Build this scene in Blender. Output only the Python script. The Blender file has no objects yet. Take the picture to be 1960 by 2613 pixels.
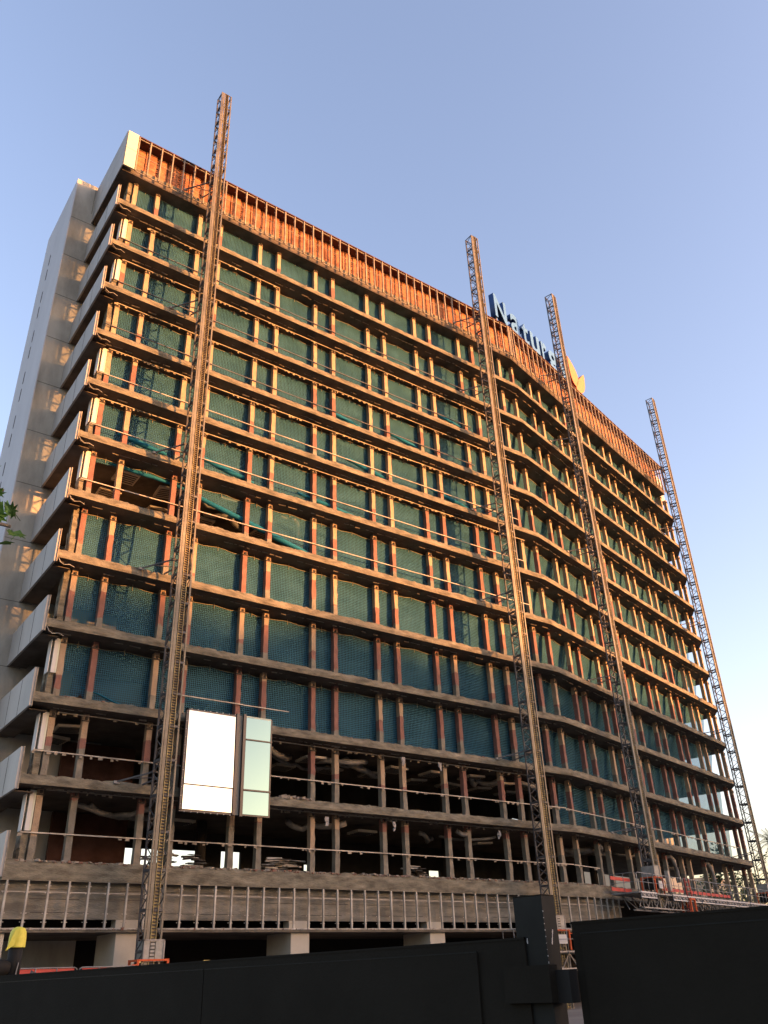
import bpy, math, random
from mathutils import Matrix, Vector, noise
sc = bpy.context.scene
col = sc.collection
R = math.radians
rnd = random.Random(7)

# ------------------------------------------------------------ camera
cam = bpy.data.cameras.new("camera"); co = bpy.data.objects.new("camera", cam); col.objects.link(co)
sc.camera = co
cam.sensor_fit = 'VERTICAL'; cam.sensor_height = 36; cam.lens = 29.59
cam.clip_start = 0.1; cam.clip_end = 4000
yaw, pitch, roll = R(37.0398), R(29.180), R(-2.3263)
cy, sy, cp, sp = math.cos(yaw), math.sin(yaw), math.cos(pitch), math.sin(pitch)
fw = Vector((sy*cp, cy*cp, sp)); rt = Vector((cy, -sy, 0)); up = rt.cross(fw)
cr, sr = math.cos(roll), math.sin(roll)
RR, UU = rt*cr+up*sr, -rt*sr+up*cr
co.matrix_world = Matrix(((RR.x, UU.x, -fw.x, 0), (RR.y, UU.y, -fw.y, 0), (RR.z, UU.z, -fw.z, 1.6), (0, 0, 0, 1)))

# ------------------------------------------------------------ sky, sun, exposure
SUN_AZ, SUN_EL = 140.0, 4.2
w = bpy.data.worlds.new("World"); sc.world = w; w.use_nodes = True
nt = w.node_tree; nt.nodes.clear()
sky = nt.nodes.new('ShaderNodeTexSky'); sky.sky_type = 'NISHITA'; sky.sun_disc = False
sky.sun_elevation = R(SUN_EL); sky.sun_rotation = R(SUN_AZ)
sky.air_density = 1.0; sky.dust_density = 2.0; sky.ozone_density = 1.4
tint = nt.nodes.new('ShaderNodeMix'); tint.data_type = 'RGBA'; tint.blend_type = 'MULTIPLY'
tint.inputs[0].default_value = 1.0; tint.inputs[7].default_value = (1.09, 0.885, 0.955, 1)
bg = nt.nodes.new('ShaderNodeBackground'); ow = nt.nodes.new('ShaderNodeOutputWorld')
nt.links.new(sky.outputs[0], tint.inputs[6]); nt.links.new(tint.outputs[2], bg.inputs[0])
nt.links.new(bg.outputs[0], ow.inputs[0]); bg.inputs[1].default_value = 0.17
sl = bpy.data.lights.new("sun", 'SUN'); so = bpy.data.objects.new("sun", sl); col.objects.link(so)
sl.energy = 3.1; sl.angle = R(0.55); sl.color = (1.0, 0.395, 0.12)
sd = Vector((math.sin(R(SUN_AZ))*math.cos(R(SUN_EL)), math.cos(R(SUN_AZ))*math.cos(R(SUN_EL)), math.sin(R(SUN_EL))))
so.rotation_euler = sd.to_track_quat('Z', 'Y').to_euler(); so.location = (60, -60, 40)
sc.view_settings.view_transform = 'Standard'; sc.view_settings.look = 'None'
sc.view_settings.exposure = 2.5; sc.view_settings.gamma = 1; sc.view_settings.use_curve_mapping = False
sc.cycles.transparent_max_bounces = 24
sc.cycles.max_bounces = 6

# ------------------------------------------------------------ materials
def mat(name, c1, c2=None, scale=1.5, rough=0.9, metal=0.0, bump=0.0, c3=None, streak=False, fine=0, objrand=0.0, stretch=None):
    m = bpy.data.materials.new(name); m.use_nodes = True; n = m.node_tree; N = n.nodes; L = n.links
    b = N['Principled BSDF']; b.inputs['Roughness'].default_value = rough; b.inputs['Metallic'].default_value = metal
    if 'Specular IOR Level' in b.inputs: b.inputs['Specular IOR Level'].default_value = 0.3 if metal == 0 else 0.5
    if c2 is None:
        b.inputs['Base Color'].default_value = (*c1, 1); return m
    g = N.new('ShaderNodeNewGeometry'); src = g.outputs['Position']
    mp = N.new('ShaderNodeMapping'); L.new(src, mp.inputs[0])
    s = stretch or (1, 1, 0.35 if streak else 1); mp.inputs['Scale'].default_value = s
    t = N.new('ShaderNodeTexNoise'); t.inputs['Scale'].default_value = scale; t.inputs['Detail'].default_value = 8; t.inputs['Roughness'].default_value = 0.65
    L.new(mp.outputs[0], t.inputs[0])
    cr_ = N.new('ShaderNodeValToRGB'); L.new(t.outputs[0], cr_.inputs[0])
    e = cr_.color_ramp.elements; e[0].position = 0.36; e[0].color = (*c1, 1); e[1].position = 0.64; e[1].color = (*c2, 1)
    if c3: x = e.new(0.72); x.color = (*c3, 1)
    out = cr_.outputs[0]
    if objrand:
        oi = N.new('ShaderNodeObjectInfo'); mr = N.new('ShaderNodeMapRange'); L.new(oi.outputs['Random'], mr.inputs[0])
        mr.inputs[3].default_value = 1-objrand; mr.inputs[4].default_value = 1+objrand
        mm = N.new('ShaderNodeVectorMath'); mm.operation = 'SCALE'; L.new(out, mm.inputs[0]); L.new(mr.outputs[0], mm.inputs['Scale']); out = mm.outputs[0]
    L.new(out, b.inputs['Base Color'])
    if bump:
        t2 = N.new('ShaderNodeTexNoise'); t2.inputs['Scale'].default_value = fine or scale*6; t2.inputs['Detail'].default_value = 6; L.new(mp.outputs[0], t2.inputs[0])
        bp = N.new('ShaderNodeBump'); bp.inputs['Strength'].default_value = bump; bp.inputs['Distance'].default_value = 0.05
        L.new(t2.outputs[0], bp.inputs['Height']); L.new(bp.outputs[0], b.inputs['Normal'])
    return m

M = {}
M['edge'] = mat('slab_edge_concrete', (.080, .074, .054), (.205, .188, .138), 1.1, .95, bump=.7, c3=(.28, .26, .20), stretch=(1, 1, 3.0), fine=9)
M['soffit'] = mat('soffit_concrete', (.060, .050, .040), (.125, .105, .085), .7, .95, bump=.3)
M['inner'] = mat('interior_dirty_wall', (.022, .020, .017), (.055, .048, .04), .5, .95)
M['innerbrick'] = mat('interior_brick_dust', (.04, .017, .011), (.085, .04, .028), .8, .95)
M['tower'] = mat('tower_concrete', (.25, .24, .205), (.42, .405, .35), .6, .93, bump=.15, streak=True)
M['clad'] = mat('pale_cladding', (.30, .29, .265), (.40, .385, .355), .35, .6, streak=True)
M['cream'] = mat('cream_cladding', (.46, .50, .40), (.50, .54, .43), .4, .5)
M['towerside'] = mat('tower_side_cladding', (.40, .41, .43), (.47, .48, .50), .3, .7, streak=True)
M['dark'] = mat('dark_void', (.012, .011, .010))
M['joint'] = mat('dark_joint', (.06, .055, .05))
M['stud'] = mat('galvanised_stud', (.20, .192, .165), (.43, .415, .36), 2.2, .6, .05, stretch=(1, 1, .5), c3=(.52, .50, .44))  # lightened so studs in the shaded base band stand out
M['tstud'] = mat('sunlit_stud_steel', (.15, .13, .10), (.31, .27, .20), 2.2, .6, .05, stretch=(1, 1, .5))  # darker copy of the stud metal for the sunlit fascia
M['pipe'] = mat('pale_rail', (.20, .18, .15), (.44, .41, .34), 1.3, .6, .1)
M['rope'] = mat('rope', (.34, .30, .19))
M['mast'] = mat('zinc_mast', (.045, .047, .05), (.10, .10, .10), 1.2, .6, .2)
M['rack'] = mat('greased_rack', (.10, .08, .035), (.30, .25, .11), 2.0, .5, .3)
M['flange'] = mat('mast_flange', (.095, .088, .068), (.17, .158, .12), 1.0, .5, .2)
M['frame'] = mat('dark_anodised_frame', (.035, .037, .042), None, rough=.35, metal=.6)
M['greybox'] = mat('mullion_infill', (.17, .17, .15))
M['gate'] = gm = mat('black_gate_paint', (.0115, .0105, .0080), (.0150, .0138, .0108), .8, .85, bump=.12, fine=30)
M['post'] = pm = mat('black_post_paint', (.010, .0115, .011), (.016, .018, .017), 1.0, .5, bump=.05)
M['scratch'] = mat('bare_scratch', (.42, .42, .40))
M['rubble'] = mat('rubble', (.16, .14, .11), (.34, .30, .24), 3, .95)
M['rubble2'] = mat('brick_rubble', (.20, .085, .055), (.18, .15, .12), 2, .95)
M['duct'] = mat('foil_duct', (.14, .137, .13), (.29, .28, .26), 2, .6, .1)
M['lamp'] = mat('ceiling_unit', (.50, .45, .36), (.38, .34, .27), 2, .7)
M['pillar'] = mat('pale_render', (.34, .325, .27), (.40, .38, .32), .8, .9)
M['red'] = mat('red_board', (.36, .045, .035), (.46, .075, .055), 1.5, .6)
M['orange'] = mat('orange_paint', (.50, .10, .035))
M['galv'] = mat('galvanised_tube', (.15, .155, .155), (.28, .28, .27), 2, .5, .3)
M['white'] = mat('white_board', (.52, .52, .50))
M['black'] = mat('black_plastic', (.010, .010, .009), rough=.8)
M['grill'] = mat('motor_mesh', (.22, .23, .21), (.32, .32, .29), 4, .6, .3)
M['yellow'] = mat('yellow_hood', (.55, .50, .06), (.70, .62, .10), 3, .6)
M['greyhose'] = mat('grey_hose', (.10, .10, .105))
M['blue_f'] = mat('sign_lit_blue', (.07, .20, .47), rough=.4)  # letter fronts: blue lightened as if sunlit
M['blue_s'] = mat('sign_shaded_blue', (.010, .045, .15), rough=.4)  # letter sides: blue darkened, their shade put into the colour
M['or_f'] = mat('sign_face_orange', (.50, .20, .045), rough=.4)
M['or_s'] = mat('sign_side_orange', (.55, .045, .012), rough=.4)
M['bark'] = mat('bark', (.12, .10, .075), (.20, .18, .14), 4, .95, bump=.5)
M['leaf'] = mat('plane_leaf', (.055, .12, .018), (.10, .19, .03), 6, .6, objrand=.35)
M['leafdark'] = mat('far_foliage', (.035, .055, .018), (.07, .095, .03), .8, .8)
M['ground'] = mat('ground_dust', (.14, .12, .10), (.20, .18, .15), .15, .95)
M['asphalt'] = mat('asphalt', (.045, .045, .045), (.06, .06, .058), .8, .95)
M['blocker'] = mat('sun_blocker_cover', (.05, .06, .03), (.09, .09, .05), .03, .95)  # cover of the unseen ridge added to block the sun
M['farwall'] = mat('far_building_render', (.52, .40, .27), (.58, .46, .32), .1, .9)
M['farglass'] = mat('far_window', (.05, .06, .07), rough=.2)
M['roofdark'] = mat('reddish_primer', (.045, .018, .013), (.085, .036, .026), 1.6, .9)
M['plank'] = mat('board_marked_concrete', (.115, .108, .086), (.225, .212, .17), .55, .95, bump=.5, stretch=(1, 1, 4.5), c3=(.28, .265, .215), fine=7)

for g_ in (gm, pm): g_.node_tree.nodes['Principled BSDF'].inputs['Specular IOR Level'].default_value = .08
def translucent(m):
    n = m.node_tree; N = n.nodes; L = n.links; b = N['Principled BSDF']; o = N['Material Output']
    tr = N.new('ShaderNodeBsdfTranslucent'); mx = N.new('ShaderNodeMixShader'); mx.inputs[0].default_value = .35
    s = b.inputs['Base Color'].links[0].from_socket; L.new(s, tr.inputs[0])
    L.new(b.outputs[0], mx.inputs[1]); L.new(tr.outputs[0], mx.inputs[2]); L.new(mx.outputs[0], o.inputs[0])
translucent(M['leaf'])

def glassmat(name, colr, rough):
    m = bpy.data.materials.new(name); m.use_nodes = True; b = m.node_tree.nodes['Principled BSDF']
    b.inputs['Base Color'].default_value = (*colr, 1); b.inputs['Metallic'].default_value = 1; b.inputs['Roughness'].default_value = rough
    return m
M['glassA'] = glassmat('mirror_coated_glass', (.30, .345, .375), .05)
M['glassB'] = glassmat('sky_tinted_glass', (.062, .122, .165), .05)  # blue of the reflected sky put into the glass tint

# column: red oxide paint above, bare concrete at the foot, plaster patches, per-object variation
def colmat():
    m = bpy.data.materials.new('column_paint'); m.use_nodes = True; n = m.node_tree; N = n.nodes; L = n.links; b = N['Principled BSDF']
    b.inputs['Roughness'].default_value = .9
    tc = N.new('ShaderNodeTexCoord'); oi = N.new('ShaderNodeObjectInfo'); sx = N.new('ShaderNodeSeparateXYZ'); L.new(tc.outputs['Object'], sx.inputs[0])
    geo = N.new('ShaderNodeNewGeometry')
    nz = N.new('ShaderNodeTexNoise'); nz.inputs['Scale'].default_value = 2.6; nz.inputs['Detail'].default_value = 7; L.new(geo.outputs['Position'], nz.inputs[0])
    # height mask
    def math_(op, a, bb):
        q = N.new('ShaderNodeMath'); q.operation = op
        for i, v in enumerate((a, bb)):
            if isinstance(v, (int, float)): q.inputs[i].default_value = v
            else: L.new(v, q.inputs[i])
        return q.outputs[0]
    z = sx.outputs[2]
    thr = math_('ADD', 0.42, math_('MULTIPLY', oi.outputs['Random'], 0.75))
    sw0 = N.new('ShaderNodeSeparateXYZ'); L.new(geo.outputs['Position'], sw0.inputs[0])
    lo_ = N.new('ShaderNodeMapRange'); L.new(sw0.outputs[2], lo_.inputs[0]); lo_.inputs[1].default_value = 8.5; lo_.inputs[2].default_value = 12.5; lo_.inputs[3].default_value = 1.9; lo_.inputs[4].default_value = 0
    thr = math_('ADD', thr, lo_.outputs[0])
    zz = math_('ADD', z, math_('MULTIPLY', math_('SUBTRACT', nz.outputs[0], .5), .7))
    mask = math_('GREATER_THAN', zz, thr)
    r2 = math_('FRACT', math_('MULTIPLY', oi.outputs['Random'], 17.3), 0)
    sw = N.new('ShaderNodeSeparateXYZ'); L.new(geo.outputs['Position'], sw.inputs[0])
    up_ = N.new('ShaderNodeMapRange'); L.new(sw.outputs[2], up_.inputs[0]); up_.inputs[1].default_value = 22; up_.inputs[2].default_value = 38; up_.inputs[3].default_value = 0; up_.inputs[4].default_value = 1.5
    thr2 = math_('SUBTRACT', math_('ADD', 0.9, math_('MULTIPLY', r2, 3.0)), up_.outputs[0])
    mask2 = math_('GREATER_THAN', math_('ADD', z, math_('MULTIPLY', math_('SUBTRACT', nz.outputs[0], .5), .25)), thr2)
    def mix(f, a, c):
        x = N.new('ShaderNodeMix'); x.data_type = 'RGBA'
        if isinstance(f, (int, float)): x.inputs[0].default_value = f
        else: L.new(f, x.inputs[0])
        for i, v in ((6, a), (7, c)):
            if isinstance(v, tuple): x.inputs[i].default_value = (*v, 1)
            else: L.new(v, x.inputs[i])
        return x.outputs[2]
    conc = mix(nz.outputs[0], (.06, .055, .04), (.27, .25, .20))
    red = mix(nz.outputs[0], (.11, .052, .042), (.25, .125, .098))
    plas = mix(nz.outputs[0], (.19, .145, .10), (.40, .30, .20))
    c = mix(mask, conc, red); c = mix(mask2, c, plas)
    L.new(c, b.inputs['Base Color'])
    bp = N.new('ShaderNodeBump'); bp.inputs['Strength'].default_value = .5; bp.inputs['Distance'].default_value = .04
    n2 = N.new('ShaderNodeTexNoise'); n2.inputs['Scale'].default_value = 14; L.new(geo.outputs['Position'], n2.inputs[0]); L.new(n2.outputs[0], bp.inputs['Height']); L.new(bp.outputs[0], b.inputs['Normal'])
    return m
M['col'] = colmat()

def brickmat():
    m = bpy.data.materials.new('rough_brickwork'); m.use_nodes = True; n = m.node_tree; N = n.nodes; L = n.links; b = N['Principled BSDF']
    b.inputs['Roughness'].default_value = .95
    uv = N.new('ShaderNodeUVMap'); uv.uv_map = 'UVMap'
    br = N.new('ShaderNodeTexBrick'); br.inputs['Scale'].default_value = 1.0
    br.inputs['Brick Width'].default_value = .30; br.inputs['Row Height'].default_value = .11; br.inputs['Mortar Size'].default_value = .012
    br.inputs['Color1'].default_value = (.47, .195, .10, 1); br.inputs['Color2'].default_value = (.33, .13, .065, 1); br.inputs['Mortar'].default_value = (.26, .17, .11, 1)
    L.new(uv.outputs[0], br.inputs[0])
    g = N.new('ShaderNodeNewGeometry'); t = N.new('ShaderNodeTexNoise'); t.inputs['Scale'].default_value = 1.4; t.inputs['Detail'].default_value = 7; L.new(g.outputs['Position'], t.inputs[0])
    mx = N.new('ShaderNodeMix'); mx.data_type = 'RGBA'; mx.blend_type = 'MULTIPLY'; mx.inputs[0].default_value = .75
    cr_ = N.new('ShaderNodeValToRGB'); L.new(t.outputs[0], cr_.inputs[0]); cr_.color_ramp.elements[0].position = .35; cr_.color_ramp.elements[0].color = (.45, .40, .38, 1); cr_.color_ramp.elements[1].position = .6; cr_.color_ramp.elements[1].color = (1, 1, 1, 1)
    L.new(br.outputs[0], mx.inputs[6]); L.new(cr_.outputs[0], mx.inputs[7]); L.new(mx.outputs[2], b.inputs['Base Color'])
    bp = N.new('ShaderNodeBump'); bp.inputs['Strength'].default_value = .6; bp.inputs['Distance'].default_value = .03; L.new(br.outputs[1], bp.inputs['Height']); bp.invert = True; L.new(bp.outputs[0], b.inputs['Normal'])
    return m
M['brick'] = brickmat()

def netmat(name, base, line, alpha, fold_light):
    m = bpy.data.materials.new(name); m.use_nodes = True; n = m.node_tree; N = n.nodes; L = n.links; N.clear()
    o = N.new('ShaderNodeOutputMaterial'); uv = N.new('ShaderNodeUVMap'); uv.uv_map = 'UVMap'
    br = N.new('ShaderNodeTexBrick'); br.offset = 0; br.inputs['Scale'].default_value = 1; br.inputs['Brick Width'].default_value = .105; br.inputs['Row Height'].default_value = .105; br.inputs['Mortar Size'].default_value = .011; br.inputs['Mortar Smooth'].default_value = .2
    L.new(uv.outputs[0], br.inputs[0])
    t = N.new('ShaderNodeTexNoise'); t.inputs['Scale'].default_value = 1.0; t.inputs['Detail'].default_value = 4; t.inputs['Distortion'].default_value = .8
    mp = N.new('ShaderNodeMapping'); mp.inputs['Scale'].default_value = (.55, 1.0, 1); L.new(uv.outputs[0], mp.inputs[0]); L.new(mp.outputs[0], t.inputs[0])
    rp = N.new('ShaderNodeValToRGB'); L.new(t.outputs[0], rp.inputs[0]); e = rp.color_ramp.elements
    e[0].position = .38; e[0].color = (*base, 1); e[1].position = .70; e[1].color = (*fold_light, 1)  # paler patches put the light on soft folds into the net colour
    mx = N.new('ShaderNodeMix'); mx.data_type = 'RGBA'; L.new(br.outputs[1], mx.inputs[0]); L.new(rp.outputs[0], mx.inputs[6]); mx.inputs[7].default_value = (*line, 1)
    d = N.new('ShaderNodeBsdfDiffuse'); L.new(mx.outputs[2], d.inputs[0])
    tl = N.new('ShaderNodeBsdfTranslucent'); L.new(mx.outputs[2], tl.inputs[0])
    a1 = N.new('ShaderNodeMixShader'); a1.inputs[0].default_value = .3; L.new(d.outputs[0], a1.inputs[1]); L.new(tl.outputs[0], a1.inputs[2])
    tp = N.new('ShaderNodeBsdfTransparent'); tp.inputs[0].default_value = (.85, .95, 1, 1)
    fac = N.new('ShaderNodeMapRange'); L.new(br.outputs[1], fac.inputs[0]); fac.inputs[3].default_value = alpha; fac.inputs[4].default_value = .70
    a2 = N.new('ShaderNodeMixShader'); L.new(fac.outputs[0], a2.inputs[0]); L.new(tp.outputs[0], a2.inputs[1]); L.new(a1.outputs[0], a2.inputs[2])
    L.new(a2.outputs[0], o.inputs[0])
    return m
M['net'] = netmat('teal_debris_net', (.028, .090, .138), (.078, .208, .285), .58, (.068, .185, .255))
M['netroll'] = netmat('bunched_teal_net', (.015, .14, .24), (.04, .22, .32), .95, (.03, .20, .30))

# ------------------------------------------------------------ mesh builder
class MB:
    def __init__(s): s.v = []; s.f = []; s.m = []; s.uv = {}; s.mats = []
    def mi(s, k):
        if k not in s.mats: s.mats.append(k)
        return s.mats.index(k)
    def face(s, ids, k, uv=None):
        if uv: s.uv[len(s.f)] = uv
        s.f.append(tuple(ids)); s.m.append(s.mi(k))
    def quad(s, pts, k, uv=None):
        b = len(s.v); s.v += [tuple(p) for p in pts]; s.face(range(b, b+len(pts)), k, uv)
    def box(s, c, d, k, rz=0.0, jit=0.0, mat_=None):
        b = len(s.v); cx_, cy_, cz_ = c; dx, dy, dz = d[0]/2, d[1]/2, d[2]/2; cs, sn = math.cos(rz), math.sin(rz)
        for x, y, z in ((-1, -1, -1), (1, -1, -1), (1, 1, -1), (-1, 1, -1), (-1, -1, 1), (1, -1, 1), (1, 1, 1), (-1, 1, 1)):
            p = Vector((x*dx, y*dy, z*dz))
            if jit: p += Vector((rnd.uniform(-jit, jit), rnd.uniform(-jit, jit), rnd.uniform(-jit, jit)))
            if mat_: p = mat_ @ p; s.v.append((cx_+p.x, cy_+p.y, cz_+p.z))
            else: s.v.append((cx_+p.x*cs-p.y*sn, cy_+p.x*sn+p.y*cs, cz_+p.z))
        for q in ((0, 3, 2, 1), (4, 5, 6, 7), (0, 1, 5, 4), (1, 2, 6, 5), (2, 3, 7, 6), (3, 0, 4, 7)): s.face([b+i for i in q], k)
    def bar(s, a, b_, wd, k, dp=None, upv=None):
        a, b_ = Vector(a), Vector(b_); d = b_-a; L_ = d.length
        if L_ < 1e-5: return
        d /= L_; u = Vector(upv) if upv else (Vector((0, 0, 1)) if abs(d.z) < .9 else Vector((0, 1, 0)))
        x = d.cross(u).normalized(); y = x.cross(d).normalized(); mt = Matrix((x, d, y)).transposed()
        s.box((a+b_)/2, (wd, L_, dp or wd), k, mat_=mt)
    def tube(s, pts, r, k, seg=8, cap=True):
        pts = [Vector(p) for p in pts]; b = len(s.v); n = len(pts)
        for i, p in enumerate(pts):
            d = (pts[min(i+1, n-1)]-pts[max(i-1, 0)]).normalized(); u = Vector((0, 0, 1)) if abs(d.z) < .9 else Vector((0, 1, 0))
            x = d.cross(u).normalized(); y = x.cross(d); rr = r[i] if isinstance(r, (list, tuple)) else r
            for j in range(seg):
                a = 2*math.pi*j/seg; q = p+x*math.cos(a)*rr+y*math.sin(a)*rr; s.v.append(tuple(q))
        for i in range(n-1):
            for j in range(seg):
                j2 = (j+1) % seg; s.face((b+i*seg+j, b+i*seg+j2, b+(i+1)*seg+j2, b+(i+1)*seg+j), k)
        if cap: s.face([b+j for j in range(seg)][::-1], k); s.face([b+(n-1)*seg+j for j in range(seg)], k)
    def mesh(s, name, smooth=False):
        me = bpy.data.meshes.new(name); me.from_pydata(s.v, [], s.f)
        for k in s.mats: me.materials.append(M[k])
        me.polygons.foreach_set('material_index', s.m)
        if s.uv:
            l = me.uv_layers.new(name='UVMap')
            for fi, uvs in s.uv.items():
                p = me.polygons[fi]
                for li, q in zip(p.loop_indices, uvs): l.data[li].uv = q
        if smooth: me.polygons.foreach_set('use_smooth', [True]*len(me.polygons))
        me.update(); return me

W = {}
def link(name, data, parent=None, mw=None, label=None, cat=None, group=None, kind=None):
    o = bpy.data.objects.new(name, data); col.objects.link(o)
    mw = mw or Matrix.Identity(4); W[o.name] = mw
    if parent: o.parent = parent; o.matrix_basis = W[parent.name].inverted() @ mw
    else: o.matrix_basis = mw
    if label: o['label'] = label
    if cat: o['category'] = cat
    if group: o['group'] = group
    if kind: o['kind'] = kind
    return o
def T(x, y, z, rz=0): return Matrix.Translation((x, y, z)) @ Matrix.Rotation(rz, 4, 'Z')
def thing(name, loc, label, cat, group=None, rz=0): return link(name, None, None, T(*loc, rz), label, cat, group)
def baked(name, mb, parent, label=None, kind=None, smooth=False):
    """mesh built in world coordinates, made a child of parent (origin at parent's)"""
    mw = W[parent.name]; inv = mw.inverted(); me = mb.mesh(name, smooth); me.transform(inv)
    return link(name, me, parent, mw, label, None, None, kind)

# ------------------------------------------------------------ facade coordinates
D = 38.106; H = 3.5; Z0 = 6.281; XK = 43.21; TH = R(13.98); X0 = 9.05
NA = 1.4736; PB = 4.4805
LA = XK-X0; LB = 31.7; LT = LA+LB; T2 = math.tan(TH/2)
dB = Vector((math.cos(TH), math.sin(TH), 0)); nB = Vector((math.sin(TH), -math.cos(TH), 0))
def P(u, off=0.0, z=0.0):
    if u <= LA:
        return Vector((X0+u*(LA+off*T2)/LA, D-off, z))
    s0 = -off*T2; s = s0+(u-LA)*(LB-s0)/LB
    q = Vector((XK, D, 0))+dB*s+nB*off; q.z = z; return q
def rot_at(u): return 0.0 if u <= LA else TH
def SZ(k): return Z0+k*H+(0.12 if k == 0 else 0)
def colu(c):
    if c <= 15: return 10.03+(c//2)*PB+(c % 2)*NA-X0
    return LA+2.357+((c-16)//2)*PB+(c % 2)*NA
COLS = []
SLAB_T = 0.38; DEPTH = 11.0; REC = 0.85   # columns stand REC behind the slab edge
DBP = -(Vector((XK, D, 0)) @ nB) if False else abs(Vector((XK, D, 0)).dot(nB))
def inset(u, rr=REC):
    # position along the facade of a thing standing rr behind the edge line, for a sight line through u
    if u <= LA:
        x = (X0+u)*(D+rr)/D
        if x <= XK-rr*T2: return (x-X0)*LA/(LA-rr*T2)
    pt = Vector((X0+u, D, 0)) if u <= LA else Vector((XK, D, 0))+dB*(u-LA)
    q = pt*((DBP+rr)/abs(pt.dot(nB)))-Vector((XK, D, 0)); sN = q.dot(dB); s0 = rr*T2
    return LA+(sN-s0)*LB/(LB-s0)

COLS = [inset(colu(c)) for c in range(30)]

# ------------------------------------------------------------ ground, added sun blocker
def ground():
    mb = MB(); mb.quad([(-2500, -2500, 0), (2500, -2500, 0), (2500, 2500, 0), (-2500, 2500, 0)], 'ground')
    link('ground', mb.mesh('ground'), kind='structure')
    mb = MB(); mb.quad([(-60, -14, .004), (90, -26, .004), (95, -12, .004), (-60, 1.5, .004)], 'asphalt')
    link('road', mb.mesh('road'), kind='structure')
ground()
def sun_blocker():
    # unseen ridge added behind the camera so its crest shades the lower storeys
    mb = MB(); n = 150; c = Vector((30, 38, 0)); prof = [(0, 0), (20, .55), (45, .85), (70, 1.0), (110, .8), (220, .3), (330, 0)]
    rows = []
    for i in range(n+1):
        a = R(85+110*i/n); d = Vector((math.sin(a), math.cos(a), 0)); perp = None
        hgt = 38.3+1.5*noise.noise(Vector((i*.11, 3, 0)))+1.6*noise.noise(Vector((i*.55, 7, 0)))+.9*noise.noise(Vector((i*1.7, 1, 5)))
        rr = []
        for (dist, hh) in prof:
            p = c+d*(250+dist-70); rr.append(len(mb.v)); mb.v.append((p.x, p.y, hgt*hh+(.8*noise.noise(Vector((i*.9, dist*.1, 2))) if 0 < hh < .99 else 0)-(.2 if hh == 0 else 0)))
        rows.append(rr)
    for i in range(n):
        for j in range(len(prof)-1): mb.face((rows[i][j], rows[i+1][j], rows[i+1][j+1], rows[i][j+1]), 'blocker')
    link('sun_blocker', mb.mesh('sun_blocker', True), kind='structure')
sun_blocker()

# ------------------------------------------------------------ the building
bld = thing('office_building', (X0, D, 0), 'tall curved office building stripped to its orange lit concrete frame with green nets', 'building')

def slab(k):
    mb = MB(); z = SZ(k); st = .16; n = int(LT/st); ST = .72 if k == 0 else SLAB_T
    us = sorted(set([i*LT/n for i in range(n+1)]+[LA, LA+1e-4]))
    prev = None
    us.append(LT+2.3)
    for i, u in enumerate(us):
        j1 = noise.noise(Vector((u*1.3, k*9.1, 0)))*.05+noise.noise(Vector((u*4.1, k*3.1, 5)))*.04+noise.noise(Vector((u*13.0, k*3.1, 8)))*.035
        j2 = abs(noise.noise(Vector((u*2.3, k*5.7, 9))))*.10
        j3 = noise.noise(Vector((u*6.7, k*2.7, 3)))*.022
        pts = [P(u, -DEPTH, z), P(u, -.32, z), P(u, -.02-j2*.6, z+j1*1.1+.05), P(u, .03+j3*.4, z-.13+j1*.5), P(u, .05, z-ST+.13+j3), P(u, .04, z-ST+j3*.4), P(u, -.5, z-ST), P(u, -DEPTH, z-ST)]
        if u > LT+1: pts = [P(u, -DEPTH, z)]+[P(u, -1.2-.01*q, z-(0 if q < 2 else ST*(q-1)/4 if q < 6 else ST)) for q in range(6)]+[P(u, -DEPTH, z-ST)]
        b = len(mb.v); mb.v += [tuple(p) for p in pts]; ids = list(range(b, b+8))
        if prev:
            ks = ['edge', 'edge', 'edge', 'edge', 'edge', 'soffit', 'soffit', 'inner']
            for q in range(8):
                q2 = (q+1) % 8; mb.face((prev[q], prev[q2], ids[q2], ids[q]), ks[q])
        else: mb.face(ids[::-1], 'edge')
        prev = ids
    mb.face(prev, 'edge')
    baked('floor_slab', mb, bld)
for k in range(12): slab(k)

# beam scar: torn plaster line on each soffit
mb = MB()
for k in range(1, 13):
    z = SZ(k)-SLAB_T; u = .8
    while u < LT-.5:
        l = rnd.uniform(.15, .6)
        if rnd.random() < .62:
            o = -.55+.1*noise.noise(Vector((u*.6, k, 0)))+rnd.uniform(-.03, .03); h = rnd.uniform(.02, .09); c = P(u+l/2, o, z-h/2+.01); mb.box(c, (l, rnd.uniform(.02, .06), h), 'rubble', rot_at(u)+rnd.uniform(-.08, .08), .012)
        u += l+rnd.uniform(.02, .2)
baked('plaster_remnants', mb, bld, kind='stuff')

# columns
def col_mesh(seed):
    r = random.Random(seed); mb = MB(); n = 9; hh = H-SLAB_T+.02; w_, d_ = .27, .32
    prev = None
    for i in range(n+1):
        z = hh*i/n; e = .016; lo = 1.10 if i < 2 else 1
        pts = [(-w_/2*lo+r.uniform(-e, e), -d_+.01+r.uniform(-e, e)), (w_/2*lo+r.uniform(-e, e), -d_+.01+r.uniform(-e, e)), (w_/2*lo, 0), (-w_/2*lo, 0)]
        b = len(mb.v); mb.v += [(x, y+d_, z) for x, y in pts]; ids = [b, b+1, b+2, b+3]
        if prev:
            for q in range(4): q2 = (q+1) % 4; mb.face((prev[q], prev[q2], ids[q2], ids[q]), 'col')
        else: mb.face(ids[::-1], 'col')
        prev = ids
    mb.face(prev, 'col')
    mb.box((0, .02, hh-.33), (w_+.07, .10, .05), 'joint'); mb.box((.02, -.01, hh-.22), (.10, .09, .12), 'joint')
    mb.box((-w_/2-.01, .06, hh-.30), (.03, .07, .16), 'rubble')
    return mb.mesh('column')
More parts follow.
